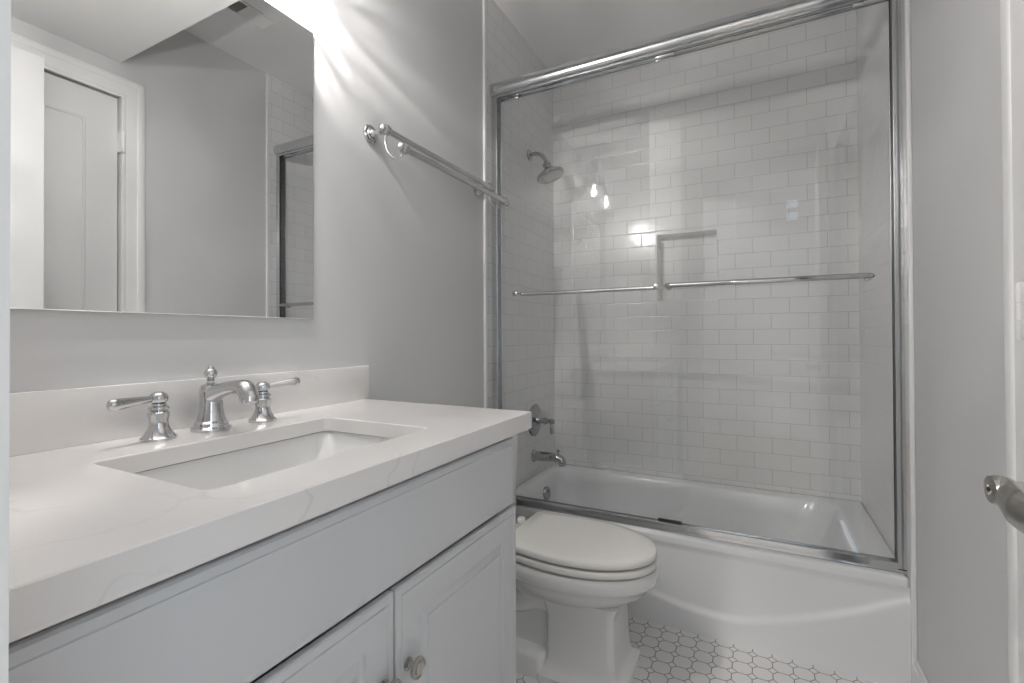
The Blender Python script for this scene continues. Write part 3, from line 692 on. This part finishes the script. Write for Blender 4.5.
# ------------------------------------------------------------------ ceiling vent (seen in the mirror)
ve = thing('ceiling_vent', (1.09, 1.445, CZ), 'small white louvred ceiling vent seen in the mirror', 'vent')
b = B(); vx0, vx1, vy0, vy1 = 1.045, 1.135, 1.352, 1.54
for q in ((vx0-.012, vx0, vy0-.012, vy1+.012), (vx1, vx1+.012, vy0-.012, vy1+.012), (vx0, vx1, vy0-.012, vy0), (vx0, vx1, vy1, vy1+.012)): box(b, q[0], q[1], q[2], q[3], CZ-.006, CZ, .001)
obj('vent_frame', b, M_CEIL, ve, 0)
b = B(); box(b, vx0, vx1, vy0, vy1, CZ-.0012, CZ-.0004); obj('vent_shade_sheet', b, M_DARK, ve, 0)  # near-black sheet on the ceiling in place of a shaded duct
b = B(); n = 22
for k in range(n):
    yk = vy0+(vy1-vy0)*(k+.5)/n; ang = -1 if k < 7 else 1
    vs = [b.verts.new(p) for p in ((vx0, yk-.0035*ang, CZ-.001), (vx1, yk-.0035*ang, CZ-.001), (vx1, yk+.0035*ang, CZ-.006), (vx0, yk+.0035*ang, CZ-.006))]
    b.faces.new(vs); vs = [b.verts.new(v.co+Vector((0, .0008, 0))) for v in vs]; b.faces.new(vs[::-1])
obj('louvre', b, M_CEIL, ve, 0)

# ------------------------------------------------------------------ hall behind the camera (light comes from its windows; the side one is added)
HX_0, HX_1, HYB, HZ = -.9, 2.5, WY, 2.66
struct('floor_hall', box(B(), HX_0, HX_1, HYB, FY, -.05, -.001), M_HALLFLOOR, 'wood hall floor behind the camera', 'floor')
b = B(); wt = .12
box(b, HX_0, WX0, HYB-wt, HYB, 0, HZ); box(b, WX1, HX_1, HYB-wt, HYB, 0, HZ); box(b, WX0, WX1, HYB-wt, HYB, 0, WZ0); box(b, WX0, WX1, HYB-wt, HYB, WZ1, HZ)
struct('wall_hall_far', b, M_HALL, 'white hall wall with a small high window, behind the camera', 'wall')
struct('wall_hall_left', box(B(), HX_0-.1, HX_0, HYB, HY, 0, HZ), M_HALL, 'white hall wall left of the entry doorway', 'wall')
b = B(); box(b, HX_1, HX_1+.1, HYB, VYA, 0, HZ); box(b, HX_1, HX_1+.1, VYB, HY, 0, HZ); box(b, HX_1, HX_1+.1, VYA, VYB, 0, VZA); box(b, HX_1, HX_1+.1, VYA, VYB, VZB, HZ)
struct('wall_hall_right', b, M_HALL, 'white hall wall with the added tall fill window, behind the camera', 'wall')
b = B(); box(b, HX_0, -.12, HY, HY+.05, 0, HZ); box(b, RW+.12, HX_1, HY, HY+.05, 0, HZ); box(b, -.12, RW+.12, HY, HY+.05, CZ, HZ)
struct('wall_hall_near', b, M_HALL, 'white hall wall flanking the bathroom', 'wall')
struct('ceiling_hall', box(B(), HX_0, HX_1, HYB, HY, HZ, HZ+.05), M_CEIL, 'white hall ceiling behind the camera', 'ceiling')
w2 = thing('fill_window', (HX_1, (VYA+VYB)/2, VZA), 'tall unseen side window added to the hall for fill daylight', 'window'); w2['kind'] = 'structure'  # side window added to fill the bathroom with daylight
b = B(); t = .05
for q in ((VYA, VYA+t, VZA, VZB), (VYB-t, VYB, VZA, VZB), (VYA, VYB, VZA, VZA+t), (VYA, VYB, VZB-t, VZB), (VYA, VYB, (VZA+VZB)/2-.02, (VZA+VZB)/2+.02)): box(b, HX_1+.03, HX_1+.08, q[0], q[1], q[2], q[3], .003)
obj('window_frame', b, M_TRIM, w2, 0)
b = B(); box(b, HX_1+.053, HX_1+.057, VYA+.01, VYB-.01, VZA+.01, VZB-.01); obj('pane', b, M_PANE, w2, 0)
w1 = thing('window_1', ((WX0+WX1)/2, WY, WZ0), 'hall window behind the camera, reflected blue in the shower glass', 'window'); w1['kind'] = 'structure'
b = B(); t = .045
for q in ((WX0, WX0+t, WZ0, WZ1), (WX1-t, WX1, WZ0, WZ1), (WX0, WX1, WZ0, WZ0+t), (WX0, WX1, WZ1-t, WZ1), (WX0, WX1, (WZ0+WZ1)/2-.02, (WZ0+WZ1)/2+.02)): box(b, q[0], q[1], WY-.08, WY-.03, q[2], q[3], .003)
obj('window_frame', b, M_TRIM, w1, 0)
b = B(); box(b, WX0+.01, WX1-.01, WY-.057, WY-.053, WZ0+.01, WZ1-.01); obj('pane', b, M_PANE, w1, 0)
DLX, DLY = .471, -2.03
dl = thing('recessed_ceiling_light', (DLX, DLY, HZ), 'small round recessed light reflected in the shower glass', 'ceiling light')
b = B(); torus(b, (DLX, DLY, HZ-.003), .062, .006, (0, 0, 1)); obj('trim_ring', b, M_TRIM, dl, 60)
b = B(); lathe(b, [(0, 0), (.055, 0), (.055, .004), (0, .004)], (DLX, DLY, HZ-.006), seg=28); obj('diffuser', b, M_LED, dl, 40)
light('hall_light', 'AREA', (DLX, DLY, HZ-.012), 60, (1, .98, .96), shape='DISK', size=.11)

# flush-mount hall lamp, added to fill the bathroom with light through the doorway
fl = thing('added_fill_lamp', (.2, -1.0, HZ), 'added round flush fill lamp, unseen in the hall behind the camera', 'ceiling light')
b = B(); lathe(b, [(0, 0), (.17, 0), (.17, -.03), (.165, -.035), (0, -.035)], (.2, -1.0, HZ), seg=36); obj('fill_lamp_base', b, M_TRIM, fl, 40)
b = B(); lathe(b, [(0, -.12), (.05, -.115), (.11, -.09), (.15, -.055), (.155, -.036), (0, -.036)], (.2, -1.0, HZ), seg=36); obj('fill_lamp_shade', b, emit('fill_lamp_glow', (1, .98, .96), 45), fl, 60)
